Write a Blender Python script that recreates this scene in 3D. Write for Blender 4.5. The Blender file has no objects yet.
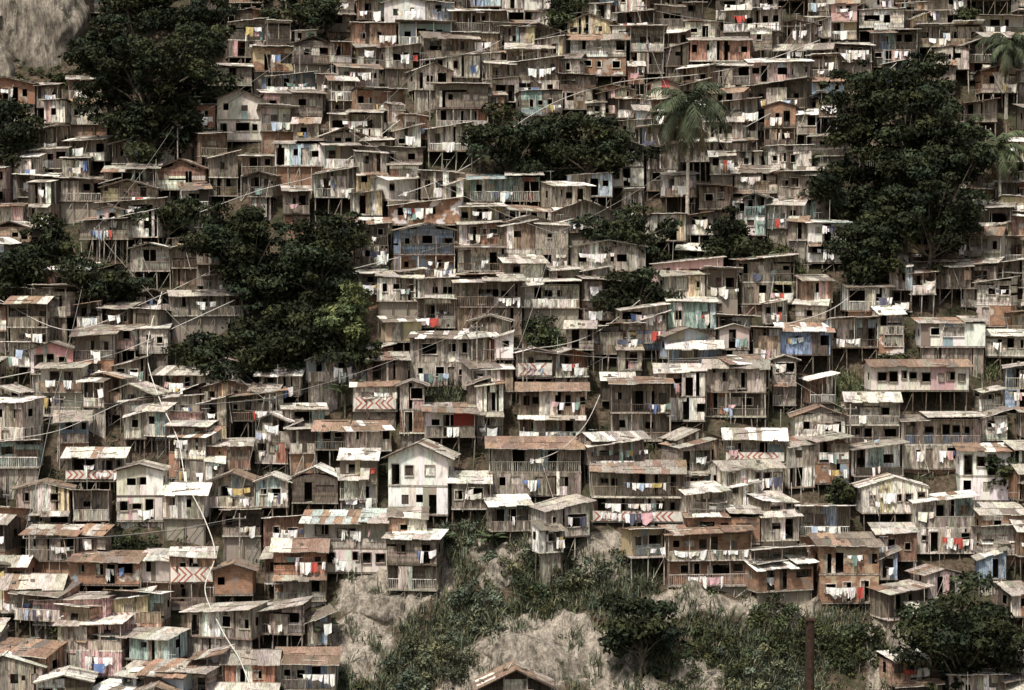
import bpy, math, random
import numpy as np
from mathutils import Vector
random.seed(31); RNG=np.random.default_rng(7)
R=random.random; U=random.uniform; C=random.choice
scene=bpy.context.scene

# ------------------------------------------------------------------ camera
CAM=np.array([0.0,-180.0,45.0]); PITCH=math.radians(-2.5); F=2160.0
cd=bpy.data.cameras.new("camera"); cam=bpy.data.objects.new("camera",cd)
scene.collection.objects.link(cam); scene.camera=cam
cam.location=CAM; cam.rotation_euler=(math.radians(90)+PITCH,0,0)
cd.sensor_width=36; cd.lens=F/1024*36; cd.clip_end=8000; cd.clip_start=1
FW=np.array([0,math.cos(PITCH),math.sin(PITCH)]); UPV=np.array([0,-math.sin(PITCH),math.cos(PITCH)])

# ------------------------------------------------------------------ hillside
YP=[-4000,-60,-28,-14,0,40,80,110,150,230,4000]
ZP=[-14,-14,-9,-3.85,8.4,43.4,78.4,103,122,138,150]
def T(x,y):
    x=np.asarray(x,float); y=np.asarray(y,float)
    z=np.interp(y,YP,ZP)
    m=np.exp(-((y-35)/90.0)**2)*np.exp(-(x/160.0)**2)
    z=z+m*(1.6*np.sin(x*.055+1.0+y*.012)+1.0*np.sin(x*.13+y*.07)+.6*np.sin(x*.31+2)*np.cos(y*.23)+.25*np.sin(x*.9+y*.5)*np.sin(y*.8-x*.3))
    return z
def proj(x,y,z):
    d=np.array([x,y,z])-CAM; dep=d@FW
    return 512+F*d[0]/dep, 345-F*(d@UPV)/dep, F/dep
TS=np.linspace(150,330,1801)
def site(u,v,back=0.0,up=0.0):
    """ground point of the hillside seen at photo position (u,v)"""
    d=FW+np.array([(u-512)/F,0,0])+UPV*(-(v-345)/F)
    P=CAM[None,:]+d[None,:]*TS[:,None]
    g=T(P[:,0],P[:,1]+back)+up
    i=np.argmax(P[:,2]<=g)
    if i==0: i=len(TS)-1
    return P[i][0],P[i][1],P[i][2]

# ------------------------------------------------------------------ materials
def newmat(name):
    m=bpy.data.materials.new(name); m.use_nodes=True
    nt=m.node_tree; b=nt.nodes['Principled BSDF']; b.inputs['Roughness'].default_value=.9
    b.inputs['Specular IOR Level'].default_value=.12
    return m,nt,b
def N(nt,t,**k):
    n=nt.nodes.new(t)
    for a,v in k.items(): setattr(n,a,v)
    return n
def noise(nt,vec,scale,detail=3,rough=.6):
    n=N(nt,'ShaderNodeTexNoise'); n.inputs['Scale'].default_value=scale; n.inputs['Detail'].default_value=detail
    n.inputs['Roughness'].default_value=rough; nt.links.new(vec,n.inputs['Vector']); return n.outputs['Fac']
def mapping(nt,sc):
    g=N(nt,'ShaderNodeNewGeometry'); m=N(nt,'ShaderNodeMapping'); m.inputs['Scale'].default_value=sc
    nt.links.new(g.outputs['Position'],m.inputs['Vector']); return m.outputs['Vector']
def rng(nt,fac,a,b,c,d):
    r=N(nt,'ShaderNodeMapRange'); r.inputs[1].default_value=a; r.inputs[2].default_value=b
    r.inputs[3].default_value=c; r.inputs[4].default_value=d; nt.links.new(fac,r.inputs[0]); return r.outputs[0]
def mul(nt,col,fac):
    v=N(nt,'ShaderNodeVectorMath',operation='SCALE'); nt.links.new(col,v.inputs[0]); nt.links.new(fac,v.inputs['Scale']); return v.outputs[0]
def mix(nt,a,b,fac):
    m=N(nt,'ShaderNodeMix',data_type='RGBA')
    for s,i in ((a,6),(b,7)):
        if isinstance(s,tuple): m.inputs[i].default_value=(*s,1)
        else: nt.links.new(s,m.inputs[i])
    nt.links.new(fac,m.inputs[0]); return m.outputs[2]
def col(nt,n='Col'):
    a=N(nt,'ShaderNodeAttribute'); a.attribute_name=n; return a.outputs['Color']

def mk_wood():
    m,nt,b=newmat('weathered_wood')
    c=mul(nt,col(nt),rng(nt,noise(nt,mapping(nt,(6,6,.5)),2.2,2,.6),.3,.7,.4,1.5))
    c=mix(nt,c,(.045,.034,.025),rng(nt,noise(nt,mapping(nt,(2.2,2.2,.9)),1.3,3,.7),.5,.7,0,.85))
    nt.links.new(c,b.inputs['Base Color']); return m
def mk_roof():
    m,nt,b=newmat('corrugated_sheet'); b.inputs['Roughness'].default_value=.8
    c=mul(nt,col(nt),rng(nt,noise(nt,mapping(nt,(8,1,1)),2,2,.6),.3,.7,.5,1.35))
    c=mix(nt,c,(.11,.075,.052),rng(nt,noise(nt,mapping(nt,(2,.7,.7)),1.2,3,.7),.5,.7,0,.75))
    nt.links.new(c,b.inputs['Base Color']); return m
def mk_plaster():
    m,nt,b=newmat('painted_plaster')
    c=mix(nt,col(nt),(.17,.14,.11),rng(nt,noise(nt,mapping(nt,(2.4,2.4,.6)),1.3,4,.7),.48,.75,0,.8))
    nt.links.new(c,b.inputs['Base Color']); return m
def mk_brick():
    m,nt,b=newmat('raw_brick')
    g=N(nt,'ShaderNodeNewGeometry'); s=N(nt,'ShaderNodeSeparateXYZ'); nt.links.new(g.outputs['Position'],s.inputs[0])
    a=N(nt,'ShaderNodeMath',operation='ADD'); nt.links.new(s.outputs[0],a.inputs[0]); nt.links.new(s.outputs[1],a.inputs[1])
    k=N(nt,'ShaderNodeCombineXYZ'); nt.links.new(a.outputs[0],k.inputs[0]); nt.links.new(s.outputs[2],k.inputs[1])
    br=N(nt,'ShaderNodeTexBrick'); nt.links.new(k.outputs[0],br.inputs['Vector'])
    br.inputs['Scale'].default_value=1; br.inputs['Brick Width'].default_value=.3; br.inputs['Row Height'].default_value=.15
    br.inputs['Mortar Size'].default_value=.016
    br.inputs['Color1'].default_value=(.36,.18,.10,1); br.inputs['Color2'].default_value=(.25,.13,.08,1); br.inputs['Mortar'].default_value=(.28,.23,.18,1)
    c=mul(nt,br.outputs['Color'],rng(nt,noise(nt,mapping(nt,(1,1,1)),1.5,4,.7),.3,.7,.5,1.25))
    c2=mix(nt,c,col(nt),rng(nt,noise(nt,mapping(nt,(1,1,1)),.7,3),.52,.58,0,.85))
    nt.links.new(c2,b.inputs['Base Color']); return m
def mk_plain(name,lo=.8,hi=1.15,sc=3,rough=.9):
    m,nt,b=newmat(name); b.inputs['Roughness'].default_value=rough
    c=mul(nt,col(nt),rng(nt,noise(nt,mapping(nt,(1,1,1)),sc,2),.3,.7,lo,hi))
    nt.links.new(c,b.inputs['Base Color']); return m
def rockcol(nt):
    n2=noise(nt,mapping(nt,(1,1,.35)),1.3,8,.75)
    c=mix(nt,(.09,.075,.06),(.42,.365,.295),rng(nt,n2,.36,.6,0,1))
    c=mix(nt,c,(.045,.05,.028),rng(nt,noise(nt,mapping(nt,(1,1,.6)),.6,6,.75),.55,.62,0,.85))
    c=mul(nt,c,rng(nt,noise(nt,mapping(nt,(4,4,.3)),1.6,5,.7),.3,.7,.45,1.3))
    return c,n2
def mk_ground():
    m,nt,b=newmat('hillside_soil')
    n1=noise(nt,mapping(nt,(1,1,1)),.35,5,.65); n2=noise(nt,mapping(nt,(1,1,1)),2.5,5,.7)
    c=mix(nt,(.03,.022,.015),(.14,.105,.072),rng(nt,n2,.35,.68,0,1))
    c=mix(nt,c,(.028,.035,.016),rng(nt,n1,.46,.58,0,.7))
    rc,_=rockcol(nt); sp=N(nt,'ShaderNodeSeparateColor'); nt.links.new(col(nt,'RockMask'),sp.inputs[0])
    ad=N(nt,'ShaderNodeMath',operation='ADD'); nt.links.new(sp.outputs[0],ad.inputs[0]); nt.links.new(n1,ad.inputs[1])
    c=mix(nt,c,rc,rng(nt,ad.outputs[0],.85,1.0,0,1))
    bp=N(nt,'ShaderNodeBump'); bp.inputs['Strength'].default_value=.9; bp.inputs['Distance'].default_value=.3
    nt.links.new(n2,bp.inputs['Height']); nt.links.new(bp.outputs[0],b.inputs['Normal'])
    nt.links.new(c,b.inputs['Base Color']); return m
def mk_rock():
    m,nt,b=newmat('granite'); c,n2=rockcol(nt)
    bp=N(nt,'ShaderNodeBump'); bp.inputs['Strength'].default_value=1; bp.inputs['Distance'].default_value=.5
    nt.links.new(n2,bp.inputs['Height']); nt.links.new(bp.outputs[0],b.inputs['Normal'])
    nt.links.new(c,b.inputs['Base Color']); return m
WOOD=mk_wood(); ROOF=mk_roof(); PLAS=mk_plaster(); BRICK=mk_brick()
CLOTH=mk_plain('cotton_cloth',.85,1.05); LEAF=mk_plain('leaf',.6,1.3,1.2,.75); BARK=mk_plain('bark',.5,1.3,4)
GROUND=mk_ground(); ROCK=mk_rock(); PIPE=mk_plain('pipe_plastic',.8,1.1,2); CONC=mk_plain('concrete',.55,1.2,1.5)
HM=[WOOD,ROOF,PLAS,BRICK]; W_,RF_,PL_,BR_=0,1,2,3

# ------------------------------------------------------------------ mesh builder
class MB:
    def __init__(s): s.v=[];s.f=[];s.m=[];s.c=[]
    def quad(s,a,b,c,d,m,col):
        i=len(s.v); s.v+= [a,b,c,d]; s.f.append((i,i+1,i+2,i+3)); s.m.append(m); s.c.append(col)
    def box(s,x0,x1,y0,y1,z0,z1,m,col):
        i=len(s.v)
        s.v+=[(x0,y0,z0),(x1,y0,z0),(x1,y1,z0),(x0,y1,z0),(x0,y0,z1),(x1,y0,z1),(x1,y1,z1),(x0,y1,z1)]
        for q in ((0,1,5,4),(1,2,6,5),(2,3,7,6),(3,0,4,7),(4,5,6,7),(3,2,1,0)):
            s.f.append(tuple(i+k for k in q)); s.m.append(m); s.c.append(col)
    def beam(s,p,q,t,m,col,t2=None,n=4):
        t2=t if t2 is None else t2
        p=Vector(p); q=Vector(q); d=(q-p)
        if d.length<1e-4: return
        d.normalize(); a=d.orthogonal().normalized(); b=d.cross(a); i=len(s.v)
        for P,r in ((p,t),(q,t2)):
            for k in range(n):
                an=2*math.pi*(k+.5)/n; s.v.append(tuple(P+a*math.cos(an)*r*.7+b*math.sin(an)*r*.7))
        for k in range(n):
            s.f.append((i+k,i+(k+1)%n,i+n+(k+1)%n,i+n+k)); s.m.append(m); s.c.append(col)
        s.f.append(tuple(i+n+k for k in range(n))); s.m.append(m); s.c.append(col)
    def obj(s,name,mats,loc=(0,0,0),rz=0):
        me=bpy.data.meshes.new(name); me.from_pydata(s.v,[],s.f)
        for m in mats: me.materials.append(m)
        me.polygons.foreach_set('material_index',s.m)
        lt=[len(f) for f in s.f]
        cc=np.ones((len(s.f),4)); cc[:,:3]=np.array(s.c)
        at=me.color_attributes.new('Col','FLOAT_COLOR','CORNER')
        at.data.foreach_set('color',np.repeat(cc,lt,axis=0).ravel().astype(np.float32))
        o=bpy.data.objects.new(name,me); scene.collection.objects.link(o); o.location=loc; o.rotation_euler=(0,0,rz)
        return o
def jit(c,a=.15,g=.04):
    k=U(1-a,1+a); return tuple(max(.008,x*k*U(1-g,1+g)) for x in c)

WEATH=[(.28,.24,.195),(.38,.335,.275),(.14,.114,.09),(.48,.43,.36),(.20,.165,.13),(.33,.285,.235),(.58,.53,.45),(.09,.072,.058),(.25,.185,.135),(.42,.375,.315),(.30,.26,.21),(.22,.185,.148)]
REDW=[(.29,.17,.115),(.25,.155,.11),(.34,.21,.14),(.20,.12,.085),(.38,.25,.18)]
PAINT=[(.78,.75,.67),(.74,.70,.62),(.66,.62,.54),(.56,.37,.34),(.30,.37,.45),(.35,.44,.40),(.52,.43,.27),(.38,.19,.13),(.68,.64,.57),(.76,.73,.66),(.78,.75,.69),(.42,.48,.50)]
ROOFC=[(.58,.54,.47),(.45,.41,.35),(.29,.255,.215),(.24,.165,.12),(.76,.73,.66),(.36,.32,.27),(.19,.16,.13),(.28,.185,.13)]
CLO=[(.86,.84,.8)]*20+[(.74,.69,.6)]*4+[(.48,.09,.07),(.16,.23,.42),(.56,.42,.18),(.58,.38,.38),(.42,.5,.6),(.1,.1,.14),(.22,.3,.26)]

def plankwall(B,P0,du,dn,w,hf,z0,openings,base,sections=(),orient='v',mat=W_,miss=.025):
    def pt(u,z,o): return (P0[0]+du[0]*u+dn[0]*o, P0[1]+du[1]*u+dn[1]*o, z)
    def colat(u,z):
        for (a,b,c,dd,cc) in sections:
            if a<=u<=b and c<=z<=dd: return cc
        return base
    solid = mat in (PL_,BR_)
    if orient=='v' or solid:
        edges=[0.0]
        if solid:
            edges=sorted(set([0.0,w]+[min(max(o[k],0),w) for o in openings for k in (0,1)]+[w/2]))
        else:
            while edges[-1]<w-.05: edges.append(min(w,edges[-1]+U(.14,.34)))
            edges[-1]=w
        for a,b in zip(edges[:-1],edges[1:]):
            if b-a<.01: continue
            um=(a+b)/2; spans=[]
            z=z0-(0 if solid else U(0,.1)); ops=sorted([o for o in openings if o[0]<um<o[1]],key=lambda o:o[2])
            for o in ops:
                if o[2]>z: spans.append((z,o[2],0))
                z=max(z,o[3])
            spans.append((z,None,1))
            if not solid and R()<miss: continue
            off=0 if solid else U(0,.045); patch=None
            if not solid and R()<.07: patch=jit(C(WEATH),.2)
            for s0,s1,t in spans:
                za=hf(a) if t else s1; zb=hf(b) if t else s1
                if t and max(za,zb)<=s0+.01: continue
                c=patch or jit(colat(um,(s0+(za if t else s1))/2),0 if solid else .36,.07)
                B.quad(pt(a,s0,off),pt(b,s0,off),pt(b,zb,off),pt(a,za,off),mat,c)
    else:
        H=max(hf(0),hf(w/2),hf(w)); z=z0
        while z<H-.02:
            z1=min(H,z+U(.15,.28)); zm=(z+z1)/2
            segs=[(0,w)]
            for o in sorted(openings):
                if o[2]<zm<o[3]:
                    n=[]
                    for a,b in segs:
                        if o[1]<=a or o[0]>=b: n.append((a,b))
                        else:
                            if o[0]>a: n.append((a,o[0]))
                            if o[1]<b: n.append((o[1],b))
                    segs=n
            for a,b in segs:
                parts=max(1,int((b-a)/1.6)); 
                for k in range(parts):
                    aa=a+(b-a)*k/parts; bb=a+(b-a)*(k+1)/parts
                    if min(hf(aa),hf(bb))<z and hf((aa+bb)/2)<z1: continue
                    if R()<miss: continue
                    off=U(0,.035)
                    B.quad(pt(aa,z-.01,off),pt(bb,z-.01,off),pt(bb,min(z1,hf(bb)),off),pt(aa,min(z1,hf(aa)),off),mat,jit(colat((aa+bb)/2,zm),.3,.06))
            z=z1

def opening_dressing(B,x,y,o,frame,shut):
    a,b,c,d=o; t=.07; yy=y-.05
    if frame:
        B.box(x+a-t,x+a,yy-.03,yy+.05,c-t*.5,d+t,W_,frame); B.box(x+b,x+b+t,yy-.03,yy+.05,c-t*.5,d+t,W_,frame)
        B.box(x+a,x+b,yy-.028,yy+.05,d,d+t,W_,frame)
        if c>.3: B.box(x+a-t,x+b+t,yy-.06,yy+.05,c-t*1.5,c-t*.5,W_,frame)
    if shut:
        k=R(); wd=(b-a)
        if k<.3:
            B.quad((x+a,y+.06,c),(x+b,y+.06,c),(x+b,y+.06,d),(x+a,y+.06,d),W_,shut)
            B.box(x+(a+b)/2-.02,x+(a+b)/2+.02,y+.0,y+.058,c,d,W_,jit(shut,.3))
        elif k<.65:
            an=U(.5,2.3); l=wd*.55
            p=(x+a,yy-.04); q=(x+a-l*math.cos(an-1.2)*.8,yy-.04-l*abs(math.sin(an))*.7)
            B.quad((q[0],q[1],c),(p[0],p[1],c),(p[0],p[1],d),(q[0],q[1],d),W_,shut)
        elif k<.9:
            B.quad((x+a,y+.05,c),(x+a+wd*.5,y+.05,c),(x+a+wd*.5,y+.05,d),(x+a,y+.05,d),W_,shut)

def roofplane(B,f0,f1,b0,b1,base,patch=.3,ragged=.35):
    f0,f1,b0,b1=map(Vector,(f0,f1,b0,b1)); L=(f1-f0).length; D=(b0-f0).length
    nx=max(2,int(L/.72)); ny=max(1,int(round(D/1.7))); nrm=(f1-f0).cross(b0-f0).normalized()
    if nrm.z<0: nrm=-nrm
    down=(f0-b0).normalized(); ax=(f1-f0).normalized()
    c2=C(ROOFC); lipc=C([None,None,(.72,.68,.6),(.58,.53,.46)])
    for j in range(ny):
        for i in range(nx):
            u0=i/nx-.02; u1=(i+1)/nx+.02; v0=j/ny; v1=min(1,(j+1)/ny)+.03
            def P(u,v): return (f0.lerp(f1,u)).lerp(b0.lerp(b1,u),v)
            ex=down*(U(0,ragged) if j==0 else .06); l0=U(.0,.07); l1=U(.0,.07); lb=U(0,.02)
            c=jit(c2 if R()<patch else base,.3,.05)
            tw=ax*U(-.05,.05)
            a=P(u0,v0)+ex+nrm*l0+tw; b=P(u1,v0)+ex+nrm*l1+tw; d=P(u1,v1)+nrm*lb; e=P(u0,v1)+nrm*lb
            B.quad(tuple(a),tuple(b),tuple(d),tuple(e),RF_,c)
            if j==0: B.quad(tuple(a-nrm*.06),tuple(b-nrm*.06),tuple(b),tuple(a),RF_,jit(lipc or c,.15))
    for k in range(random.randint(0,4)):
        u=U(.05,.7); v=U(.1,.9); p=(f0.lerp(f1,u)).lerp(b0.lerp(b1,u),v)+nrm*.09
        if R()<.65:
            q=p+ax*U(.6,2.6)+down*U(-.7,.7); q=q if (q-f0).dot(ax)<L else p+ax*.3
            B.beam(p,q,.055,W_,jit(C(WEATH+[(.6,.55,.48)])))
        else: B.box(p.x-.15,p.x+.15,p.y-.12,p.y+.12,p.z-.05,p.z+.14,PL_,jit((.2,.17,.14)))

def laundry(X,Y,Z,rz,x0,x1):
    B=MB(); L=x1-x0; x=x0; sag=U(.03,.2)
    def zz(x): t=(x-x0)/L; return -4*sag*t*(1-t)
    for k in range(6):
        a=x0+L*k/6;b=x0+L*(k+1)/6; B.beam((a,0,zz(a)),(b,0,zz(b)),.015,0,(.3,.28,.25))
    x+=U(.05,.4); dom=C(CLO)
    while x<x1-.25:
        wd=C([U(.15,.3),U(.3,.55),U(.4,1.1)]); wd=min(wd,x1-x); ht=U(.3,1.1); c=jit(dom if R()<.3 else C(CLO),.15)
        nx=3; ph=U(0,6); sk=U(-.08,.08); cut=[U(.75,1.1) for _ in range(nx+1)]
        for i in range(nx):
            for j in range(2):
                def Q(i,j):
                    xx=x+wd*i/nx+(wd*(.5-i/nx)*.12+sk)*j*.5; return (xx,.05*j*math.sin(ph+i*1.9),zz(min(max(xx,x0),x1))-ht*j/2*(cut[i] if j==2 else 1))
                B.quad(Q(i,j+1),Q(i+1,j+1),Q(i+1,j),Q(i,j),0,jit(c,.08))
        x+=wd+C([0,U(.02,.1),U(.1,.7)])
    B.obj('laundry_line',[CLOTH],(X,Y,Z),rz)

def chevrons(B,x0,x1,z0,z1,y):
    B.box(x0,x1,y-.03,y,z0,z1,PL_,(.66,.62,.55))
    zm=(z0+z1)/2; s=(z1-z0)/2; x=x0+.05; k=0
    while x+s+.28<x1:
        sg=1 if (k//3)%2==0 else -1; red=(.38,.13,.095)
        for (za,zb,dx0,dx1) in ((z0,zm,0,s),(zm,z1,s,0)):
            if sg<0: dx0,dx1=s-dx0,s-dx1
            B.quad((x+dx0,y-.036,za),(x+dx0+.2,y-.036,za),(x+dx1+.2,y-.036,zb),(x+dx1,y-.036,zb),PL_,red)
        x+=.52; k+=1
        if k%3==0: x+=s*.6

OCC=set()
def occ_cells(x,y,w,d):
    return [(i,j) for i in range(int(math.floor((x-w/2)*2)),int(math.floor((x+w/2)*2))+1) for j in range(int(math.floor(y*2)),int(math.floor((y+d)*2))+1)]
def house(name,X,Y,Z,w,d=3.4,st=1,h=2.25,rz=0.0,roof=None,wall=None,mat=None,roofc=None,ver=None,laun=None,skirt=None,chev=False,sec=None,rise=None,red=0):
    OCC.update(occ_cells(X,Y,w,d))
    B=MB(); ca,sa=math.cos(rz),math.sin(rz)
    def tw(x,y): return X+ca*x-sa*y, Y+sa*x+ca*y
    def gz(x,y): a,b=tw(x,y); return float(T(a,b))-Z
    x0,x1=-w/2,w/2
    roof=roof or random.choices(['front','back','gx','gf','side'],[.40,.18,.11,.14,.17])[0]
    roofc=roofc or random.choices(ROOFC,[4,4,3,1.8,2.6,3.2,2.2,1.4])[0]
    wall0=wall
    wall=wall or (C(REDW) if R()<red else (C(PAINT) if R()<.27 else C(WEATH))); base=wall
    mat=mat if mat is not None else (PL_ if (base in PAINT and R()<.45) else (BR_ if R()<.025+red*.25 else W_))
    orient='h' if R()<.25 else 'v'
    trimc=C([(.55,.5,.43),(.25,.2,.16),(.15,.12,.09),(.6,.57,.5),(.42,.37,.3),(.3,.26,.2)])
    ver=ver if ver is not None else [R()<.45 for _ in range(st)]
    H=st*h
    rise=rise if rise is not None else {'front':U(.2,.65),'back':U(.25,.5),'gx':U(.45,.8),'gf':U(.5,.9),'side':U(.3,.8)}[roof]
    if roof=='gf': rise*=min(1.3,w/4.5)
    def ht(x,y):
        if roof=='front': return H+rise*y/d
        if roof=='back': return H+rise*(1-y/d)
        if roof=='gx': return H+rise*(1-abs(2*y/d-1))
        if roof=='gf': return H+rise*(1-min(1,abs(2*x/w)))
        return H+rise*(x-x0)/w
    for s in range(st):
        z0=s*h; top=(s==st-1); vd=0
        if s>0 and wall0 is None and R()<.5: base=C(WEATH); orient=C('vh'); m2=W_ if mat!=PL_ else mat
        else: m2=mat
        if s==0 and st>1 and R()<.15 and wall0 is None: m2=BR_
        if ver[s]: vd=U(.7,1.1)
        ops=[]; u=U(.2,1.2)
        while u<w-.8:
            k=R()
            if k<.24: o=(u,u+.7,z0+.02,z0+U(1.7,1.9))
            elif k<.36: o=(u,min(w-.15,u+U(1.1,2.2)),z0+U(.7,1.0),z0+U(1.6,1.95))
            else:
                a=U(.4,.85); o=(u,u+a,z0+U(.75,1.1),z0+U(1.45,1.8))
            ops.append(o); u=o[1]+C([U(.25,.6),U(.6,2.2)])
        secs=list(sec) if (sec and top) else []
        for _ in range(3):
            if R()<.42:
                a=U(0,w*.75); secs.append((a,a+U(.4,2.2),z0+C([0,0,.9]),z0+C([1.0,h])+.4,jit(C(WEATH+PAINT),.1)))
        hfF=(lambda u: ht(x0+u,vd)-.02) if top else (lambda u:(s+1)*h-.03)
        plankwall(B,(x0,vd),(1,0),(0,-1),w,hfF,z0,ops,base,secs,orient,m2)
        fr=jit(trimc,.1) if R()<.45 else None
        for o in ops: opening_dressing(B,x0,vd,o,fr,jit(C(WEATH+[trimc,base]),.15) if R()<.6 else None)
        sb=jit(base,.12)
        for sx,dn in ((x0,-1),(x1,1)):
            hfS=(lambda u,sx=sx: ht(sx,vd+u)-.02) if top else (lambda u:(s+1)*h-.03)
            o2=[(1.0,1.6,z0+.9,z0+1.6)] if R()<.5 else []
            plankwall(B,(sx,vd),(0,1),(dn,0),d-vd,hfS,z0,o2,sb,(),orient,m2)
        hb=(lambda u: ht(x0+u,d)-.02) if top else (lambda u:(s+1)*h-.03)
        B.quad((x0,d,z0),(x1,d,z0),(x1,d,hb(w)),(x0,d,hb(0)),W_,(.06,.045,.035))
        B.box(x0-.04,x1+.04,-.04,d-.01,z0-.16,z0-.04,W_,jit(C(WEATH),.2))
        if ver[s]:
            n=max(2,int(w/1.7)); pc=jit(C(WEATH+[(.6,.56,.5)]),.1)
            hp=(lambda x: ht(x,.05)-.03) if top else (lambda x:(s+1)*h-.17)
            for i in range(n+1):
                x=x0+.06+(w-.12)*i/n; B.beam((x,.05,z0-.04),(x+U(-.06,.06),.05,hp(x)),.065,W_,pc)
            rh=U(.65,.9); k=R(); rc=jit(C(WEATH+PAINT[:3]+[base]),.1)
            B.beam((x0+.05,.02,z0+rh),(x1-.05,.02,z0+rh+U(-.05,.05)),.05,W_,rc)
            if k<.5: plankwall(B,(x0+.05,.0),(1,0),(0,-1),w-.1,lambda u:z0+rh-.03,z0-.02,[],rc,(),C('vhv'),W_,.05)
            else:
                x=x0+.1
                while x<x1-.1: B.beam((x,.02,z0),(x,.02,z0+rh),.03,W_,jit(rc,.2)); x+=U(.14,.22)
            if R()<.5: plankwall(B,(C([x0,x1]),.0),(0,1),(-1,0),vd,lambda u:z0+h-.2,z0,[],base)
            if R()<.25:
                a=U(0,w*.5); plankwall(B,(x0+a,.012),(1,0),(0,-1),min(U(1,2.5),w-a),lambda u:z0+h-.25,z0,[],C(WEATH))
        la=laun if laun is not None else (R()<(.7 if ver[s] else .42))
        if la:
            for _ in range(C([1,1,2])):
                a=U(x0,x0+w*.6); b=min(x1,a+U(1.0,w*.7)); yy=-U(.12,.5)
                zz=z0+(U(1.0,1.8) if R()<.4 or not ver[s] else .86)
                wx,wy=tw(0,yy); laundry(wx,wy,Z+zz,rz,a,b)
        if s>0 and not ver[s] and R()<.4:
            c=C(ROOFC); roofplane(B,(x0,-.6,z0-.35),(x1,-.6,z0-.35),(x0,-.02,z0-.1),(x1,-.02,z0-.1),c)
    if chev: chevrons(B,x0+.1,x1-.1,chev[0],chev[1],-.12)
    oh=U(.12,.6); sd=U(.08,.35); e=.03
    X0,X1=x0-sd,x1+sd
    if roof in('front','back'):
        sl=rise/d*(1 if roof=='front' else -1); zf=ht(0,0)-sl*oh+e; zb=ht(0,d)+sl*.2+e; tl=U(-.14,.14)
        if w>5 and R()<.55 and not chev:
            m=U(x0+w*.3,x0+w*.7); st2=U(.06,.35); c3=C(ROOFC) if R()<.5 else roofc
            roofplane(B,(X0,-oh,zf+tl),(m+.1,-oh,zf),(X0,d+.2,zb),(m+.1,d+.2,zb),roofc)
            o2=oh+U(-.2,.5); roofplane(B,(m,-o2,zf+st2),(X1,-o2,zf+st2-tl),(m,d+.2,zb+st2),(X1,d+.2,zb+st2),c3)
        else: roofplane(B,(X0,-oh,zf+tl),(X1,-oh,zf-tl),(X0,d+.2,zb),(X1,d+.2,zb),roofc)
        B.beam((x0-.05,-.02,zf-.06),(x1+.05,-.02,zf-.06),.05,W_,jit(WEATH[2]))
    elif roof=='gx':
        sl=rise/(d/2); zf=H-sl*oh*.8+e; zr=H+rise+e
        roofplane(B,(X0,-oh,zf),(X1,-oh,zf),(X0,d/2,zr),(X1,d/2,zr),roofc)
        roofplane(B,(X1,d+.25,H-sl*.2+e),(X0,d+.25,H-sl*.2+e),(X1,d/2,zr),(X0,d/2,zr),roofc)
    elif roof=='gf':
        sl=rise/(w/2); ze=H-sl*sd+e; zr=H+rise+e
        roofplane(B,(X0,-oh,ze),(X0,d+.2,ze),(0,-oh,zr),(0,d+.2,zr),roofc)
        roofplane(B,(X1,d+.2,ze),(X1,-oh,ze),(0,d+.2,zr),(0,-oh,zr),roofc)
        bc=jit(C([(.55,.5,.42),(.2,.15,.12)]))
        for sx in(X0,X1): B.beam((sx,-oh+.02,ze-.07),(0,-oh+.02,zr-.07),.07,W_,bc)
    else:
        sl=rise/w; zL,zR=H-sl*sd+e,H+rise+sl*sd+e
        roofplane(B,(X0,-oh,zL-.05),(X1,-oh,zR-.05),(X0,d+.2,zL+.05),(X1,d+.2,zR+.05),roofc)
    for _ in range(C([0,0,1,1,2])):
        x=U(x0,x1); k=R()
        if k<.4: B.beam((x,d*.5,H*.6),(x+U(-.15,.15),d*.5,H+rise+U(.8,2.2)),.035,W_,(.45,.41,.35))
        elif k<.75:
            q=U(-1.2,1.2); B.beam((x,-U(.2,.5),-.3),(min(max(x+q,x0),x1),-.25,U(1.5,H+.2)),.045,W_,jit((.5,.45,.38)))
        else:
            zt=H+rise+U(.7,1.3); B.beam((x,d*.6,H*.6),(x,d*.6,zt),.025,W_,(.4,.4,.38))
            B.beam((x-.4,d*.6,zt-.05),(x+.4,d*.6,zt-.05),.02,W_,(.4,.4,.38))
            for q in(-.3,-.1,.1,.3): B.beam((x+q,d*.6-.25,zt-.05),(x+q,d*.6+.25,zt-.05),.015,W_,(.4,.4,.38))
    n=max(2,int(w/1.3)); prev=None; pc=jit(C([(.14,.11,.085),(.24,.20,.16),(.42,.38,.32)]))
    sk=skirt if skirt is not None else R()
    for yy in (.1,d*.5):
        for i in range(n+1):
            x=x0+.08+(w-.16)*i/n+U(-.1,.1); b=gz(x,yy)-.25
            if b<-.3:
                B.beam((x+U(-.15,.15),yy,b),(x,yy,-.16),.08,W_,jit(pc))
                if prev and yy<.2 and R()<.5 and b<-1: B.beam((prev[0],yy-.04,prev[1]+.2),(x,yy-.04,-.2),.05,W_,jit(pc))
                prev=(x,b)
    if sk<.42:
        k=int(w/1.2)+1; m3,cc=(C([(BR_,(.3,.22,.16)),(PL_,(.3,.26,.21)),(W_,C(WEATH)),(W_,C(WEATH)),(W_,C(WEATH))]))
        for i in range(k):
            a=x0+.1+(w-.2)*i/k; b=x0+.1+(w-.2)*(i+1)/k; ya=.35
            g0=gz(a,ya)-.2; g1=gz(b,ya)-.2
            if max(g0,g1)<-.25:
                if m3==W_: plankwall(B,(a,ya),(1,0),(0,-1),b-a,lambda u:-.17,min(g0,g1),[],cc)
                else: B.quad((a,ya,g0),(b,ya,g1),(b,ya,-.16),(a,ya,-.16),m3,jit(cc,.06))
    B.obj(name,HM,(X,Y,Z),rz)

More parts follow.
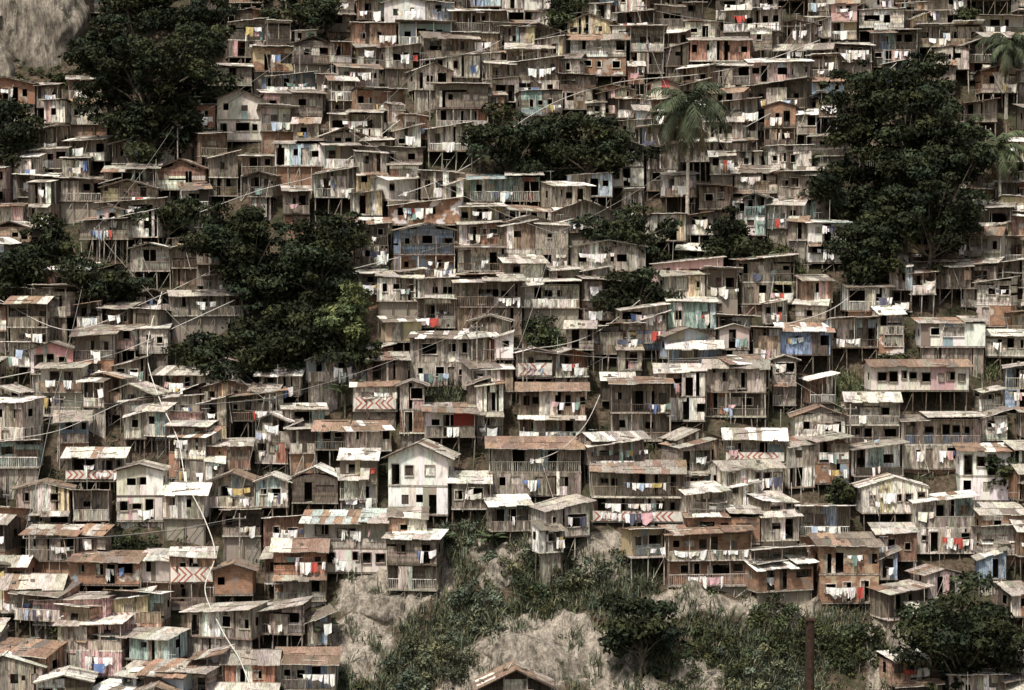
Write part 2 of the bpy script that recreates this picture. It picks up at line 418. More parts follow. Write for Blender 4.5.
def inpoly(u,v,poly):
    c=False; j=len(poly)-1
    for i in range(len(poly)):
        a,b=poly[i],poly[j]
        if (a[1]>v)!=(b[1]>v) and u<(b[0]-a[0])*(v-a[1])/(b[1]-a[1])+a[0]: c=not c
        j=i
    return c
FREE=[(335,590),(430,596),(430,552),(465,524),(520,538),(640,552),(665,605),(760,615),(900,612),(908,700),(335,700)]
# ------------------------------------------------------------------ terrain sheet
def axis(a,b,s,far):
    c=list(np.arange(a,b+.01,s)); g=s; hi=[b]; lo=[a]
    while hi[-1]<far: g*=1.35; hi.append(hi[-1]+g)
    g=s
    while lo[-1]>-far: g*=1.35; lo.append(lo[-1]-g)
    return np.array(lo[1:][::-1]+c+hi[1:])
xs=axis(-76,76,.5,3500); ys=axis(-22,112,.45,3500)
XX,YY=np.meshgrid(xs,ys); ZZ=T(XX,YY)+.12*np.sin(XX*2.3+YY*1.1)*np.sin(YY*2.9-XX*.7)*np.exp(-(XX/90)**2)
RK=np.zeros_like(XX)
for (cx,cy,rx,ry) in [(-10,7.6,5.4,3.0),(-13.5,3.5,4.0,2.6),(3.5,.8,8,3.2),(-1.0,10,3.0,2.4),(32,2.0,2.4,4.6),(16,4.5,6,1.2),(8.5,8.0,3.2,1.9),(24,5.6,3,1.2),(-3,-3,7,3),(12,-2,6,2)]:
    RK=np.maximum(RK,np.clip(1.35-np.sqrt(((XX-cx)/rx)**2+((YY-cy)/ry)**2),0,1))
def ridge(a): return 1-np.abs(np.sin(a))
cr_=ridge(XX*.55+YY*.8+1.3*np.sin(YY*.6))*.7+ridge(XX*.9-YY*1.1+2+np.sin(XX*.7))*.45+ridge(XX*1.7+YY*.4)*.25
ZZ=ZZ+np.minimum(1,RK*1.8)*(cr_*1.3)
V=np.stack([XX,YY,ZZ],-1).reshape(-1,3); nx,ny=len(xs),len(ys)
I=(np.arange(ny-1)[:,None]*nx+np.arange(nx-1)[None,:]).ravel()
Fq=np.stack([I,I+1,I+nx+1,I+nx],1)
def npmesh(name,V,Fc,mats,cols=None,mi=None,smooth=False):
    me=bpy.data.meshes.new(name); k=Fc.shape[1]
    me.vertices.add(len(V)); me.vertices.foreach_set('co',V.astype(np.float32).ravel())
    me.loops.add(Fc.size); me.loops.foreach_set('vertex_index',Fc.astype(np.int32).ravel())
    me.polygons.add(len(Fc)); me.polygons.foreach_set('loop_start',np.arange(len(Fc),dtype=np.int32)*k)
    me.polygons.foreach_set('loop_total',np.full(len(Fc),k,dtype=np.int32))
    for m in mats: me.materials.append(m)
    if mi is not None: me.polygons.foreach_set('material_index',mi.astype(np.int32))
    me.update(calc_edges=True)
    if cols is not None:
        cc=np.ones((len(Fc),4),np.float32); cc[:,:3]=cols
        at=me.color_attributes.new('Col','FLOAT_COLOR','CORNER'); at.data.foreach_set('color',np.repeat(cc,k,axis=0).ravel())
    me.polygons.foreach_set('use_smooth',np.full(len(Fc),smooth))
    o=bpy.data.objects.new(name,me); scene.collection.objects.link(o); return o
ho=npmesh('hillside',V,Fq,[GROUND],smooth=True)
at=ho.data.color_attributes.new('RockMask','FLOAT_COLOR','POINT'); rk=np.ones((len(V),4),np.float32); rk[:,:3]=RK.reshape(-1,1); at.data.foreach_set('color',rk.ravel())

# ------------------------------------------------------------------ vegetation helpers
def leafquads(P,Nn,size,asp=.5):
    n=len(P); r=RNG.normal(size=(n,3)); t=np.cross(Nn,r); t/=np.linalg.norm(t,axis=1)[:,None]+1e-9
    b=np.cross(Nn,t); s=size[:,None]
    q=np.stack([P-t*s,P-b*s*asp+Nn*s*.1,P+t*s,P+b*s*asp+Nn*s*.1],1)
    return q.reshape(-1,3)
def clumpleaves(cc,cr,per,base,size,flat=.7):
    Ps=[];Ns=[];Cs=[];Ss=[]
    for c,r in zip(cc,cr):
        n=max(12,int(per*(r**1.6)))
        d=RNG.normal(size=(n,3)); d[:,2]=np.abs(d[:,2])*np.where(RNG.random(n)<.75,1,-1); d/=np.linalg.norm(d,axis=1)[:,None]
        rad=r*(.45+.6*RNG.random(n)**.6)
        ph=RNG.random(3)*6
        rad*=1+.25*np.sin(d[:,0]*5+ph[0])*np.sin(d[:,1]*5+ph[1]+d[:,2]*4)
        P=c+d*rad[:,None]*np.array([1,1,flat])
        Nn=d+RNG.normal(size=(n,3))*.7; Nn[:,2]+=.25; Nn/=np.linalg.norm(Nn,axis=1)[:,None]
        k=RNG.uniform(.45,1.5); hue=RNG.uniform(-.1,.2)
        Cc=np.array(base)*k*np.array([1+hue,1,1-hue])*RNG.uniform(.4,1.7,size=(n,1))
        Ps.append(P);Ns.append(Nn);Cs.append(Cc);Ss.append(size*RNG.uniform(.6,1.4,size=n))
    return np.concatenate(Ps),np.concatenate(Ns),np.concatenate(Cs),np.concatenate(Ss)
def addmb(name,B,leafV,leafC,mats):
    vb=np.array(B.v).reshape(-1,3) if B.v else np.zeros((0,3)); 
    idx=[i for i,f in enumerate(B.f) if len(f)==4]
    fq=np.array([B.f[i] for i in idx],int).reshape(-1,4); cb=np.array([B.c[i] for i in idx]).reshape(-1,3)
    fl=np.arange(len(leafV)).reshape(-1,4)+len(vb)
    V=np.concatenate([vb,leafV]); Fc=np.concatenate([fq,fl]); cc=np.concatenate([cb,leafC])
    mi=np.concatenate([np.zeros(len(fq)),np.ones(len(fl))])
    return npmesh(name,V,Fc,mats,cc,mi)
MASK=[]
G_DARK=(.0225,.0285,.014); G_MID=(.038,.047,.022); G_LT=(.080,.10,.043); G_GREY=(.085,.098,.064)
def tree(u,vb,vc,ru,rv,g=G_DARK,dens=1.0,name='broadleaf_tree',leaf=.24,mask=.85):
    x,y,z=site(u,vb); s=proj(x,y,z)[2]; Rx=ru/s; Rz=rv/s; Ry=(Rx+Rz)/2*.8
    cen=np.array([x,y,z+(vb-vc)/s]); n=int(18+Rx*Rz*1.5*dens)
    d=RNG.normal(size=(n,3)); d/=np.linalg.norm(d,axis=1)[:,None]; rr=RNG.random(n)**.42
    wob=1+.16*np.sin(np.arctan2(d[:,2],d[:,0])*3+RNG.random()*6)+.14*np.sin(np.arctan2(d[:,2],d[:,0])*5+RNG.random()*6)
    cc=cen+d*(rr*wob)[:,None]*np.array([Rx,Ry,Rz])*.97
    keep=cc[:,2]>T(cc[:,0],cc[:,1])+.2; cc=cc[keep]
    cr=RNG.uniform(.35,1.15,len(cc))*min(1.55,.32*(Rx+Rz)/2+.35)
    P,Nn,Cc,Ss=clumpleaves(cc,cr,120,g,leaf,.58)
    B=MB(); bk=(.13,.11,.085); base=np.array([x,y,z-.3]); top=cen-np.array([0,0,Rz*.25]); p=base; r=.04*Rx+.12
    for k in range(1,5):
        q=base+(top-base)*k/4+np.array([U(-.2,.2),U(-.2,.2),0]); B.beam(p,q,r*(1-.12*(k-1)),0,bk,r*(1-.12*k),7); p=q
    for c in cc[::max(1,len(cc)//26)]:
        st=base+(top-base)*U(.55,1); md=(st+c)/2+np.array([0,0,U(-.3,.5)])
        B.beam(st,md,r*.45,0,bk,r*.28,5); B.beam(md,c,r*.28,0,bk,.03,5)
    addmb(name,B,leafquads(P,Nn,Ss),Cc,[BARK,LEAF])
    if mask: MASK.append((u,vc,ru*mask,rv*mask))
def shrub(u,v,ru,rv,g=G_MID,name='shrub',leaf=.15):
    x,y,z=site(u,v); s=proj(x,y,z)[2]; Rx=ru/s; Rz=rv/s; n=int(9+Rx*Rz*5)
    px=x+RNG.uniform(-1,1,n)*Rx; py=y+RNG.uniform(-1,1,n)*Rx*.5
    h=np.sqrt(np.clip(1-((px-x)/Rx)**2,0,1)); pz=T(px,py)+RNG.random(n)*Rz*1.2*h
    cr=RNG.uniform(.3,.8,n)*min(1.2,.5+Rz*.3)
    P,Nn,Cc,Ss=clumpleaves(np.stack([px,py,pz],1),cr,200,g,leaf,.85)
    B=MB()
    for i in range(0,n,3): B.beam((px[i],py[i],float(T(px[i],py[i]))-.1),(px[i],py[i],pz[i]),.05,0,(.08,.06,.04),.02)
    addmb(name,B,leafquads(P,Nn,Ss),Cc,[BARK,LEAF])
def blades(P,L,Wd,base,spread=.6):
    n=len(P); az=RNG.random(n)*6.283; le=RNG.uniform(.15,spread,n); dx=np.cos(az)*le; dy=np.sin(az)*le
    L=L*RNG.uniform(.55,1.3,n); out=[];cols=[]
    sx=-np.sin(az+RNG.normal(size=n)*.8)*Wd; sy=np.cos(az)*Wd
    ts=[0,.4,.75,1.0]; wd=[1,.9,.6,.08]; pts=[]
    for t,w in zip(ts,wd):
        c=np.stack([P[:,0]+dx*L*t**1.6,P[:,1]+dy*L*t**1.6,P[:,2]+L*(t-.38*t*t*le/spread*1.6)],1)
        o=np.stack([sx*w,sy*w,0*sx],1); pts.append((c-o,c+o))
    k=np.array(base)*RNG.uniform(.45,1.7,size=(n,1))*np.stack([RNG.uniform(.85,1.35,n),np.ones(n),RNG.uniform(.8,1.1,n)],1)
    for a,b in zip(pts[:-1],pts[1:]):
        out.append(np.stack([a[0],a[1],b[1],b[0]],1).reshape(-1,3)); cols.append(k)
    return np.concatenate(out),np.concatenate(cols)
def hz(x,y):   # height of the built sheet (with rock relief)
    i=np.clip(np.searchsorted(xs,x),0,len(xs)-1); j=np.clip(np.searchsorted(ys,y),0,len(ys)-1); return ZZ[j,i]
def grass(pts,L=1.1,base=G_GREY,per=16,name='tall_grass',r=.35,wd=.045):
    P=[]
    for (x,y) in pts:
        a=RNG.normal(size=(per,2))*r; q=np.stack([x+a[:,0],y+a[:,1]],1); z=hz(q[:,0],q[:,1])-.12
        P.append(np.concatenate([q,z[:,None]],1))
    P=np.concatenate(P); V,Cc=blades(P,L,wd,base)
    npmesh(name,V,np.arange(len(V)).reshape(-1,4),[LEAF],Cc)
def patch(u,v,ru,rv,n):
    out=[]
    for _ in range(n):
        a=R()*6.283; q=math.sqrt(R()); x,y,z=site(u+ru*q*math.cos(a),v+rv*q*math.sin(a)); out.append((x,y))
    return out
def palm(u,vb,vc,fr,nf=26,g=(.05,.06,.034),name='coconut_palm',trunk=.24):
    x,y,z=site(u,vb); s=proj(x,y,z)[2]; H=(vb-vc)/s; FL=fr/s; B=MB(); bk=(.44,.40,.33)
    lean=U(-.4,.4); p=(x,y,z-.3); n=12
    for k in range(1,n+1):
        t=k/n; q=(x+lean*t*t,y,z+H*t); B.beam(p,q,trunk*(1.2-.35*(t-1/n)) if k>1 else trunk*1.5,0,jit(bk,.2),trunk*(1.2-.35*t)*.93,8); p=q
    top=np.array(p); LV=[];LC=[]
    for i in range(nf):
        az=i*2.399+U(-.3,.3); el=math.radians(78-120*(i/nf)**.9+U(-12,12)); L=FL*U(.75,1.15); pts=[]; pp=top.copy(); e=el; m=11
        for k in range(m+1):
            pts.append(pp.copy()); st=L/m; pp=pp+np.array([math.cos(az)*math.cos(e),math.sin(az)*math.cos(e),math.sin(e)])*st; e-=.13+.012*k
        k0=U(.6,1.4); cc=np.array(g if i<nf*.85 else (.15,.12,.07))*k0
        side=np.array([-math.sin(az),math.cos(az),0])
        for k in range(m):
            B.beam(pts[k],pts[k+1],.04,0,tuple(cc*1.5),.03,4)
            for sgn in(-1,1):
                for t in (0,.33,.66):
                    b=pts[k]*(1-t)+pts[k+1]*t; f=(k+t)/m; ll=FL*.25*math.sin(math.pi*min(1,.12+f*.85))+.1
                    dirn=pts[k+1]-pts[k]; dirn/=np.linalg.norm(dirn)
                    tip=b+side*sgn*ll*.6+dirn*ll*.5+np.array([0,0,-ll*U(.3,.9)]); md=(b+tip)/2+np.array([0,0,.06*ll]); o=dirn*.065
                    LV+= [b-o,b+o,md+o*.9,md-o*.9, md-o*.9,md+o*.9,tip+o*.1,tip-o*.1]; c2=cc*RNG.uniform(.6,1.5); LC+=[c2,c2]
    addmb(name,B,np.array(LV),np.array(LC),[BARK,LEAF])
    MASK.append((u,vb-12,14,22))
def banana(u,vb,hpx,n=9,g=(.055,.07,.034),name='banana_plant'):
    x,y,z=site(u,vb); s=proj(x,y,z)[2]; H=hpx/s; B=MB(); LV=[];LC=[]
    B.beam((x,y,z-.2),(x,y,z+H*.5),.16,0,(.12,.12,.07),.1,7); top=np.array([x,y,z+H*.45])
    for i in range(n):
        az=i*2.4+U(-.3,.3); e=math.radians(U(45,82)); L=H*.62*U(.8,1.15); pp=top.copy(); pts=[]; m=8
        for k in range(m+1):
            pts.append(pp.copy()); pp=pp+np.array([math.cos(az)*math.cos(e),math.sin(az)*math.cos(e),math.sin(e)])*L/m; e-=.2
        side=np.array([-math.sin(az),math.cos(az),0]); cc=np.array(g)*U(.6,1.5); dn=np.array([0,0,-.12])
        for k in range(1,m):
            w0=.3*math.sin(math.pi*k/m)**.6+.02; w1=.3*max(0,math.sin(math.pi*(k+1)/m))**.6+.01
            for sg in(-1,1):
                LV+=[pts[k],pts[k+1]*.96+pts[k]*.04,pts[k+1]*.96+pts[k]*.04+side*sg*w1+dn*w1*3,pts[k]+side*sg*w0+dn*w0*3]; LC.append(cc*U(.8,1.25))
    addmb(name,B,np.array(LV),np.array(LC),[BARK,LEAF])
def rock(x,y,z,rx,ry,rz_,tilt=0,name='granite_boulder',sub=6):
    import bmesh
    bm=bmesh.new(); bmesh.ops.create_icosphere(bm,subdivisions=sub,radius=1)
    ph=[U(0,9) for _ in range(9)]
    planes=[Vector((U(-1,1),U(-1.2,.2),U(-.4,1))).normalized() for _ in range(9)]; pd=[U(.62,.88) for _ in planes]
    for w in bm.verts:
        c=w.co.copy()
        for n_,p_ in zip(planes,pd):
            k=c.dot(n_)-p_
            if k>0: c-=n_*k*.85
        n=.05*math.sin(c.x*5+ph[0]+c.z*4)+.04*math.sin(c.z*11+ph[1]+c.x*4)+.06*abs(math.sin(c.x*7+ph[3]+math.sin(c.z*3)))+.02*math.sin(c.x*23+ph[4])*math.sin(c.z*17+ph[5])
        c*=1+n; w.co=Vector((c.x*rx,c.y*ry,c.z*rz_))
    me=bpy.data.meshes.new(name); bm.to_mesh(me); bm.free(); me.materials.append(ROCK)
    for p in me.polygons: p.use_smooth=True
    o=bpy.data.objects.new(name,me); scene.collection.objects.link(o); o.location=(x,y,z); o.rotation_euler=(0,tilt,0)

# ------------------------------------------------------------------ trees (photo survey)
for a in [(150,175,65,86,66),(205,60,22,38,30),(300,60,12,36,26),(150,185,128,56,34),(110,95,50,34,36),(145,30,10,52,26),(185,120,80,34,40),
          (10,195,140,32,34),(50,300,250,38,30),(12,330,275,34,32),(105,335,285,46,28),(168,250,218,36,18),
          (250,340,245,56,42),(318,350,268,58,50),(268,405,348,62,46),(212,400,357,30,30),(335,300,235,34,24),(225,300,235,34,30),(305,400,340,46,44),(275,330,290,44,32),
          (508,200,146,40,36),(588,200,150,52,38),(550,190,138,32,26),(630,285,236,44,32),(636,330,294,40,26),
          (862,240,100,40,48),(905,270,130,56,62),(930,310,205,58,60),(868,310,250,34,42),(950,260,160,42,50),(842,240,190,32,34),(925,120,85,34,28),(900,240,190,44,44),
          (960,730,640,64,62),(642,695,630,38,36),(730,285,240,32,26)]:
    tree(*a)
tree(345,412,318,28,34,G_LT,.9); tree(358,415,352,22,18,G_MID,.6)
tree(572,40,14,28,22,G_MID); tree(1005,500,468,20,24,G_MID); tree(838,512,490,13,15,G_MID); tree(965,30,18,16,14,G_MID)
for a in [(120,572,42,24,G_MID),(75,645,38,22,G_MID),(20,560,20,10,G_MID),(960,352,20,16,G_GREY),(890,360,16,12,G_MID),(470,545,30,20,G_GREY),(760,290,40,24,G_MID),(690,285,28,22,G_MID),
          (780,180,34,16,G_MID),(20,84,30,8,G_MID),(66,84,16,12,G_MID),(545,350,18,24,G_MID),(205,200,20,14,G_MID),(590,588,46,22,G_GREY),(470,625,34,26,G_GREY),(545,600,34,20,G_MID),(430,678,44,22,G_GREY),(700,660,50,22,G_MID),(800,650,50,24,G_MID),(860,665,28,26,G_MID),(760,680,50,20,G_GREY),(515,572,30,18,G_GREY),(675,690,40,14,G_GREY),(350,690,18,10,G_MID)]:
    shrub(*a)
palm(687,252,108,58,34,trunk=.27); palm(1006,118,45,38,22); palm(1000,235,150,42,22,(.065,.078,.04)); palm(965,215,130,36,18,(.06,.07,.036))
for a in [(700,300,50),(725,300,44),(760,290,50),(680,290,40),(1012,300,55),(985,300,50),(820,220,44),(805,185,40),(345,420,52),(318,650,44),(440,560,36),(490,560,40)]:
    banana(*a)
pts=[]
while len(pts)<1500:
    u,v=U(330,910),U(520,745)
    if inpoly(u,min(v,699),FREE) and math.sin(u*.03+v*.02)*math.sin(v*.05-u*.013)>-.6:
        x,y,z=site(u,v); i=min(len(xs)-1,np.searchsorted(xs,x)); j=min(len(ys)-1,np.searchsorted(ys,y))
        if RK[j,i]<.32 or (R()<.22 and math.sin(x*1.3+1)*math.sin(y*1.7)>.15): pts.append((x,y))
grass(pts,1.35,(.10,.115,.075),18)
for (u,v,ru,rv,n,g) in [(460,402,50,16,220,G_GREY),(545,342,16,16,60,G_GREY),(845,398,24,18,110,(.11,.13,.07)),(1000,368,26,14,110,(.11,.13,.07)),(485,545,26,14,60,G_GREY),(755,265,50,16,120,G_MID),(880,230,70,30,100,G_DARK),(590,455,10,30,40,G_MID)]:
    grass(patch(u,v,ru,rv,n),1.2,g,14); MASK.append((u,v,ru*.9,rv*.9))
for (u,v,ru,rv,dy) in [(385,612,52,24,2.0),(545,672,74,32,2.5),(500,580,24,22,1.5),(905,660,20,44,1.7)]:
    x,y,z=site(u,v); s=proj(x,y,z)[2]; rock(x,y+dy*.25,z,ru/s,dy,rv/s,U(-.15,.15))
x,y,z=site(28,52); rock(x,y+2,z+1,6.8,6,8.4,.1,'granite_cliff'); x,y,z=site(-8,84); rock(x,y+3,z,4,5,7,.0,'granite_cliff'); x,y,z=site(66,34); rock(x,y+2,z,3.4,4,5.5,-.1,'granite_cliff'); MASK.append((34,40,56,50))

# ------------------------------------------------------------------ houses: hand-surveyed ones first
WHT=(.80,.77,.71); CRM=(.68,.63,.54)
HERO=[]
def hero(u,v,wpx,st=1,name='wooden_shack',clear=None,**k):
    d=k.get('d',3.4); g=.9 if st==1 else .3
    x,y,z=site(u,v,back=d*g,up=.1); s=proj(x,y,z)[2]; k.setdefault('rz',U(-.08,.08))
    house(name,x,y,z,wpx/s,st=st,**k); HERO.append((x,y+d/2,wpx/s,d,clear or (2.5 if st==1 else 4.3)))
hero(418,514,60,2,'whitewashed_house',roof='gf',wall=WHT,mat=PL_,h=2.6,ver=[False,False],roofc=ROOFC[1],laun=False,rise=1.0,rz=-.12,d=4.2)
hero(470,508,36,1,wall=WEATH[4],roof='front')
hero(638,521,92,2,h=2.2,wall=WEATH[5],ver=[True,True],chev=(.0,.85),roof='front',roofc=ROOFC[2],laun=True)
hero(535,495,92,2,h=2.15,wall=WEATH[0],ver=[False,True],roof='front',roofc=ROOFC[3],laun=True)
hero(849,602,60,2,'brick_house',mat=BR_,wall=(.42,.34,.24),roof='front',ver=[False,False],laun=True,h=2.5)
hero(710,585,84,2,'brick_house',mat=BR_,wall=(.35,.25,.17),roof='front',ver=[True,True],laun=True,roofc=ROOFC[3])
hero(192,608,44,2,wall=(.36,.22,.16),roof='front',chev=(2.3,3.6))
hero(345,572,84,2,'painted_house',wall=CRM,mat=PL_,roof='front',roofc=(.46,.50,.46),ver=[False,True],laun=True,h=2.2)
hero(920,390,98,1,'painted_house',wall=CRM,mat=PL_,roof='gx',roofc=ROOFC[3],ver=[False],h=2.3)
hero(953,346,64,1,'painted_house',wall=WHT,mat=PL_,roof='front',ver=[False])
hero(942,468,78,2,h=2.2,wall=WEATH[1],ver=[False,True],sec=[(0,8,2.2,3.2,(.2,.28,.38))],roof='front',roofc=ROOFC[2])
hero(552,440,66,2,h=2.35,wall=WEATH[8],ver=[True,False],roof='gx',roofc=ROOFC[3],laun=True)
hero(641,440,60,2,h=2.6,wall=WEATH[4],ver=[True,True],roof='front',roofc=ROOFC[3],laun=True)
hero(52,373,42,1,'painted_house',clear=4,wall=(.62,.34,.33),mat=PL_,roof='gf',ver=[False],laun=False)
hero(80,200,44,1,'painted_house',clear=3.6,wall=(.58,.38,.36),mat=PL_,roof='front')
hero(665,104,28,1,'painted_house',clear=4.2,wall=(.52,.1,.1),mat=PL_,roof='gf',ver=[False],d=2.6,laun=False,rz=0)
hero(692,328,48,1,'painted_house',wall=(.32,.41,.36),roof='front',ver=[False],h=2.6)
hero(828,262,40,2,'painted_house',wall=WHT,mat=PL_,roof='front',ver=[False,False],skirt=1,roofc=(.42,.46,.42),h=2.0)
hero(516,714,72,1,wall=WEATH[7],roof='gf',roofc=ROOFC[3],rise=1.1,ver=[True],laun=False)
hero(805,354,50,1,'painted_house',clear=3.4,wall=(.25,.32,.46),roof='front',ver=[False])
hero(300,600,52,2,wall=(.38,.21,.14),roof='gx',roofc=ROOFC[3])
hero(232,506,46,1,roof='gf',wall=WEATH[1],rise=.9); hero(272,506,32,1,roof='gf',wall=WEATH[3],rise=.9); hero(315,502,46,1,roof='gf',wall=WEATH[7],rise=1.)
hero(440,385,60,2,wall=WEATH[5],roof='front'); hero(505,200,70,1,wall=(.30,.40,.37),roof='front',roofc=(.28,.36,.34))
hero(450,436,50,1,'whitewashed_house',wall=WHT,mat=PL_,roof='front',sec=[(3,4.4,0,3,(.42,.08,.06))])
hero(780,82,60,1,'whitewashed_house',wall=(.56,.40,.36),roof='front'); hero(720,60,60,1,wall=(.38,.22,.16),roof='front')
hero(95,480,60,1,wall=WEATH[5],chev=(.1,.9)); hero(755,462,60,1,wall=WEATH[3],chev=(.1,.9)); hero(375,410,44,1,chev=(.1,1.2),wall=WEATH[6]); hero(130,625,36,1,chev=(.1,1.1),wall=(.45,.37,.24)); hero(535,377,36,1,chev=(.2,1.3),wall=WEATH[3])
hero(250,690,50,1,roof='gx'); hero(305,690,60,1,wall=WEATH[6]); hero(825,535,50,1,'painted_house',wall=(.34,.38,.46)); hero(895,512,66,1,wall=CRM); hero(945,552,60,2,wall=CRM,laun=True)
hero(5,104,60,1,'brick_house',mat=BR_,wall=(.3,.15,.09),ver=[False])
for (u,v,w) in [(60,415,44),(240,140,46),(300,165,50),(150,270,40),(450,150,44),(790,170,44),(870,310,44),(680,420,50),(985,500,50),(400,300,46),(480,270,44),(50,560,50),(140,520,46),(820,440,50)]:
    hero(u,v,w,C([1,1,2]),'whitewashed_house',wall=C([WHT,CRM,(.72,.67,.59)]),mat=C([PL_,W_]))

def masked(u,v):
    for (a,b,c,d) in MASK:
        if ((u-a)/c)**2+((v-b)/d)**2<1: return True
    return inpoly(u,min(v,699),FREE)
cnt=0
k=0; y0=-8.0
while y0<93:
    half=(y0+180)*512/F+9; x=-half+U(0,3)
    while x<half:
        w=C([U(2.2,3.4),U(2.8,4.4),U(3.8,5.6),U(5.0,7.5)]); xc=x+w/2
        y=y0+2.2*math.sin(xc*.075+k*.33)+1.4*math.sin(xc*.19+k*.9)+.7*math.sin(xc*.5+k*2.1)+U(-1.1,1.1)
        d=U(2.6,3.5); blk=False
        for (hx,hy,hw,hd,hc) in HERO:
            if -2.5<hy-(y+d/2)<hc and abs(xc-hx)<(w+hw)/2+.1: 
                blk=True
                break
        if blk:
            w2=hx-hw/2-.15-x
            if w2>2.2: w=w2; xc=x+w/2; blk=False
            else: x=max(x+.6,hx+hw/2+.15 if abs(x-hx)<hw/2+w else x+.6); continue
        st=2 if R()<.3 else 1
        g=.9 if st==1 else .4
        z=float(T(xc,y+d*g))+U(-.2,.6)
        u,v,s=proj(xc,y,z)
        if not masked(u,v-8) and R()>.015:
            rz=U(-.26,.26)+.2*math.sin(xc*.06+y*.05)
            red=.34 if (v>480 and (u<340 or u>650)) else .08
            house('wooden_shack',xc,y,z,w,d=d,st=st,h=U(1.85,2.4),rz=rz,red=red); cnt+=1
            if R()<.2 and w>3.5:
                xa=xc+C([-1,1])*w*U(.2,.4); ya=y-U(1.3,1.9); za=z-U(.9,1.5)
                house('lean_to_hut',xa,ya,za,U(1.5,2.6),d=U(1.4,1.8),st=1,h=U(1.7,2.0),rz=rz,roof=C(['front','side','front']),ver=[False])
        x+=w+C([-.2,.05,.15,.3,U(.3,.9)])
    y0+=2.75; k+=1
# infill huts on the plots the terraces left open
fill=0
for t in range(5000):
    y=U(-7,88); half=(y+180)*512/F+5; x=U(-half,half); w=C([U(1.8,2.6),U(2.4,3.6),U(3,4.6)]); d=U(1.9,2.8)
    cl=occ_cells(x,y,w,d)
    if sum(c in OCC for c in cl)>.12*len(cl): continue
    if any(0<hy-(y+d/2)<hc and hc>3.3 and abs(x-hx)<(w+hw)/2 for (hx,hy,hw,hd,hc) in HERO[:24]): continue
    z=float(T(x,y+d*.85))+U(-.1,.3); u,v,s=proj(x,y,z)
    if masked(u,v-6): continue
    house('wooden_hut',x,y,z,w,d=d,st=1,h=U(1.8,2.2),rz=U(-.3,.3),red=.1); fill+=1
print('houses',cnt,'infill',fill)

# ------------------------------------------------------------------ pipes, poles, cables
def pipe(pix,lift,r=.06,c=(.50,.47,.42),name='water_pipe',props=True):
    P=[]
    for (u,v) in pix:
        x,y,z=site(u,v,up=lift); P.append(Vector((x,y,z)))
    B=MB(); Q=[]
    for i in range(len(P)-1):
        a=P[max(0,i-1)];b=P[i];c2=P[i+1];d=P[min(len(P)-1,i+2)]
        for t in np.linspace(0,1,9)[:-1]:
            Q.append(.5*((2*b)+(-a+c2)*t+(2*a-5*b+4*c2-d)*t*t+(-a+3*b-3*c2+d)*t**3))
    Q.append(P[-1])
    for a,b in zip(Q[:-1],Q[1:]): B.beam(a,b,r,0,c,r,6)
    if props:
        for p in P: B.beam((p.x,p.y,float(T(p.x,p.y))-.2),(p.x,p.y,p.z),.05,0,(.14,.12,.1))
    B.obj(name,[PIPE])
L6=5.2
pipe([(162,292),(150,330),(148,362),(160,400),(178,440),(186,480),(205,520),(215,555),(205,590),(222,630),(240,660),(252,692)],L6,.06,(.62,.59,.52))
pipe([(235,300),(180,325),(120,352),(60,366),(0,378)],4.8,.06); pipe([(398,196),(440,180),(480,158),(512,128),(560,100),(620,82),(700,74),(760,62),(820,40)],4.8,.055)
pipe([(600,395),(585,425),(560,450),(530,462)],4.8,.045); pipe([(240,300),(290,285),(380,262),(470,240)],4.4,.05); pipe([(760,330),(830,310),(880,270)],4.6,.05); pipe([(0,300),(70,330),(150,300),(230,262)],4.6,.05)
pipe([(200,212),(260,190),(330,170),(400,120)],4.6,.05); pipe([(900,60),(860,90),(800,100),(740,130)],4.4,.05); pipe([(0,440),(60,430),(130,400),(180,395)],4.6,.045); pipe([(640,300),(600,330),(560,345),(500,350)],4.2,.045); pipe([(420,60),(480,50),(540,20),(600,10)],4.4,.045)
def pole(u,v,hpx):
    x,y,z=site(u,v); s=proj(x,y,z)[2]; H=hpx/s+1.5; B=MB(); B.beam((x,y,z-.3),(x,y,z+H),.12,0,(.34,.3,.25),.08,8)
    B.box(x-.6,x+.6,y-.05,y+.05,z+H-.5,z+H-.4,0,(.2,.17,.14)); 
    for q in(-.5,0,.5): B.box(x+q-.04,x+q+.04,y-.04,y+.04,z+H-.4,z+H-.25,0,(.5,.5,.45))
    B.obj('utility_pole',[BARK]); return Vector((x,y-.08,z+H-.45))
PT=[pole(*a) for a in [(60,470,60),(178,200,62),(355,190,48),(477,410,72),(523,420,60),(430,120,50),(640,60,44),(760,420,55),(985,200,60),(270,470,60),(100,300,60),(560,300,56),(700,210,50),(850,480,60),(300,110,50),(30,610,60),(240,590,60),(800,80,44),(880,50,44)]]
for i,j in [(0,10),(10,1),(1,14),(14,5),(2,5),(3,4),(3,9),(4,7),(7,13),(11,4),(11,12),(12,8),(5,6),(9,0),(15,16),(16,9),(6,12),(15,0),(6,17),(17,18),(17,12),(10,9),(2,11),(3,11)]:
    for o in (-.5,.5):
        a=PT[i]+Vector((o,0,0)); b=PT[j]+Vector((o,0,0)); B=MB(); L=(b-a).length; pr=a
        for t in np.linspace(0,1,15)[1:]:
            q=a.lerp(b,t)-Vector((0,0,.12*L*t*(1-t))); B.beam(pr,q,.026,0,(.3,.28,.25) if o<0 else (.04,.04,.04)); pr=q
        B.obj('overhead_cable',[PIPE])
B=MB(); prev=None
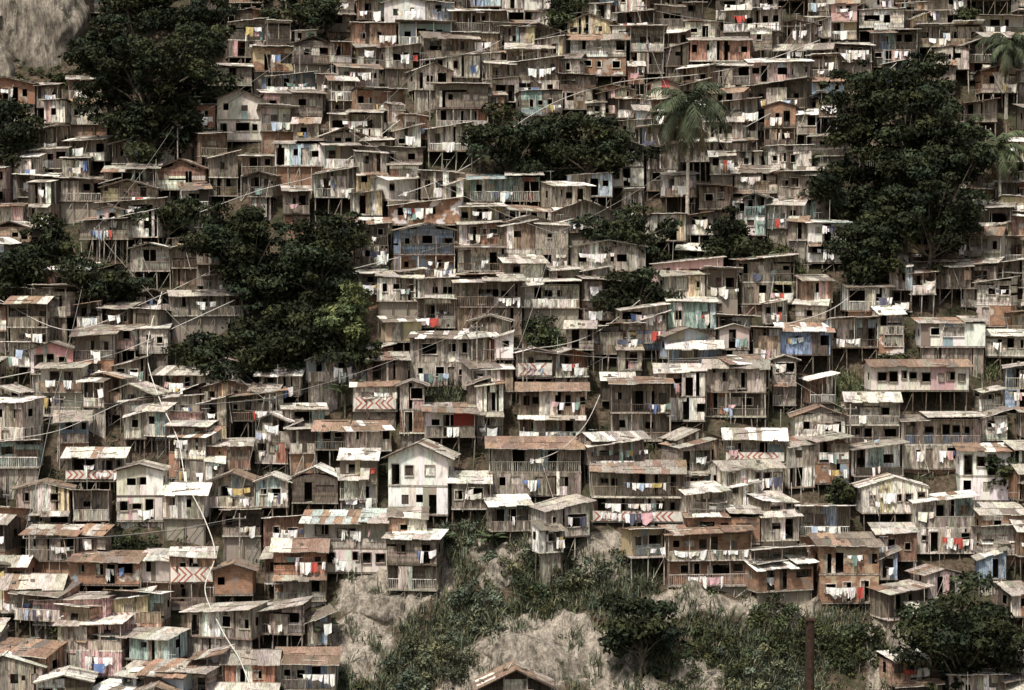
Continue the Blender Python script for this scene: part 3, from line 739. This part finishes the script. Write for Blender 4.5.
for u in range(750,835,12):
    x,y,z=site(u,616+.03*(u-636)); p=(x,y,z)
    if prev:
        B.quad((prev[0],prev[1],prev[2]-1.2),(p[0],p[1],p[2]-1.2),(p[0],p[1],p[2]+.75),(prev[0],prev[1],prev[2]+.75),0,jit((.36,.32,.26),.12))
        B.quad((prev[0],prev[1],prev[2]+.75),(p[0],p[1],p[2]+.75),(p[0],p[1]+.35,p[2]+.75),(prev[0],prev[1]+.35,prev[2]+.75),0,(.45,.41,.35))
    prev=p
B.obj('retaining_wall',[CONC])
B=MB(); px_,py_=(812-512)/F*172,-8.0
zb=float(T(px_,py_)); B.beam((px_,py_,zb-.5),(px_,py_,15.4),.55,0,(.045,.028,.02),.52,10); B.box(px_-.4,px_+.4,py_-.4,py_+.4,15.4,15.55,0,(.05,.03,.022)); B.obj('wooden_post',[BARK])
pts=[] 
for _ in range(3000):
    y=U(-6,92); h=(y+180)*512/F+6; pts.append((U(-h,h),y))
cc=np.array([(a,b,float(T(a,b))+.15) for a,b in pts]); cr=RNG.uniform(.25,.75,len(cc))
P,Nn,Cc,Ss=clumpleaves(cc,cr,60,G_MID,.15); q=leafquads(P,Nn,Ss)
npmesh('hillside_weeds',q,np.arange(len(q)).reshape(-1,4),[LEAF],Cc)

# ------------------------------------------------------------------ light
w=bpy.data.worlds.new("World"); scene.world=w; w.use_nodes=True; nt=w.node_tree
bg=nt.nodes['Background']; sky=nt.nodes.new('ShaderNodeTexSky'); sky.sky_type='NISHITA'; sky.sun_disc=False
EL,AZ=math.radians(61),math.radians(206)
sky.sun_elevation=EL; sky.sun_rotation=AZ; sky.air_density=1.5; sky.dust_density=5; sky.ozone_density=1
hs=nt.nodes.new('ShaderNodeHueSaturation'); hs.inputs['Saturation'].default_value=.5
nt.links.new(sky.outputs[0],hs.inputs['Color']); nt.links.new(hs.outputs[0],bg.inputs[0]); bg.inputs[1].default_value=.12
sl=bpy.data.lights.new('sun','SUN'); sl.energy=4.8; sl.angle=math.radians(5); sl.color=(1,.955,.885)
so=bpy.data.objects.new('sun',sl); scene.collection.objects.link(so)
sd=Vector((math.sin(AZ)*math.cos(EL),math.cos(AZ)*math.cos(EL),math.sin(EL)))
so.rotation_euler=sd.to_track_quat('Z','Y').to_euler(); so.location=(0,-50,150)
scene.view_settings.view_transform='Standard'; scene.view_settings.look='None'; scene.view_settings.exposure=0
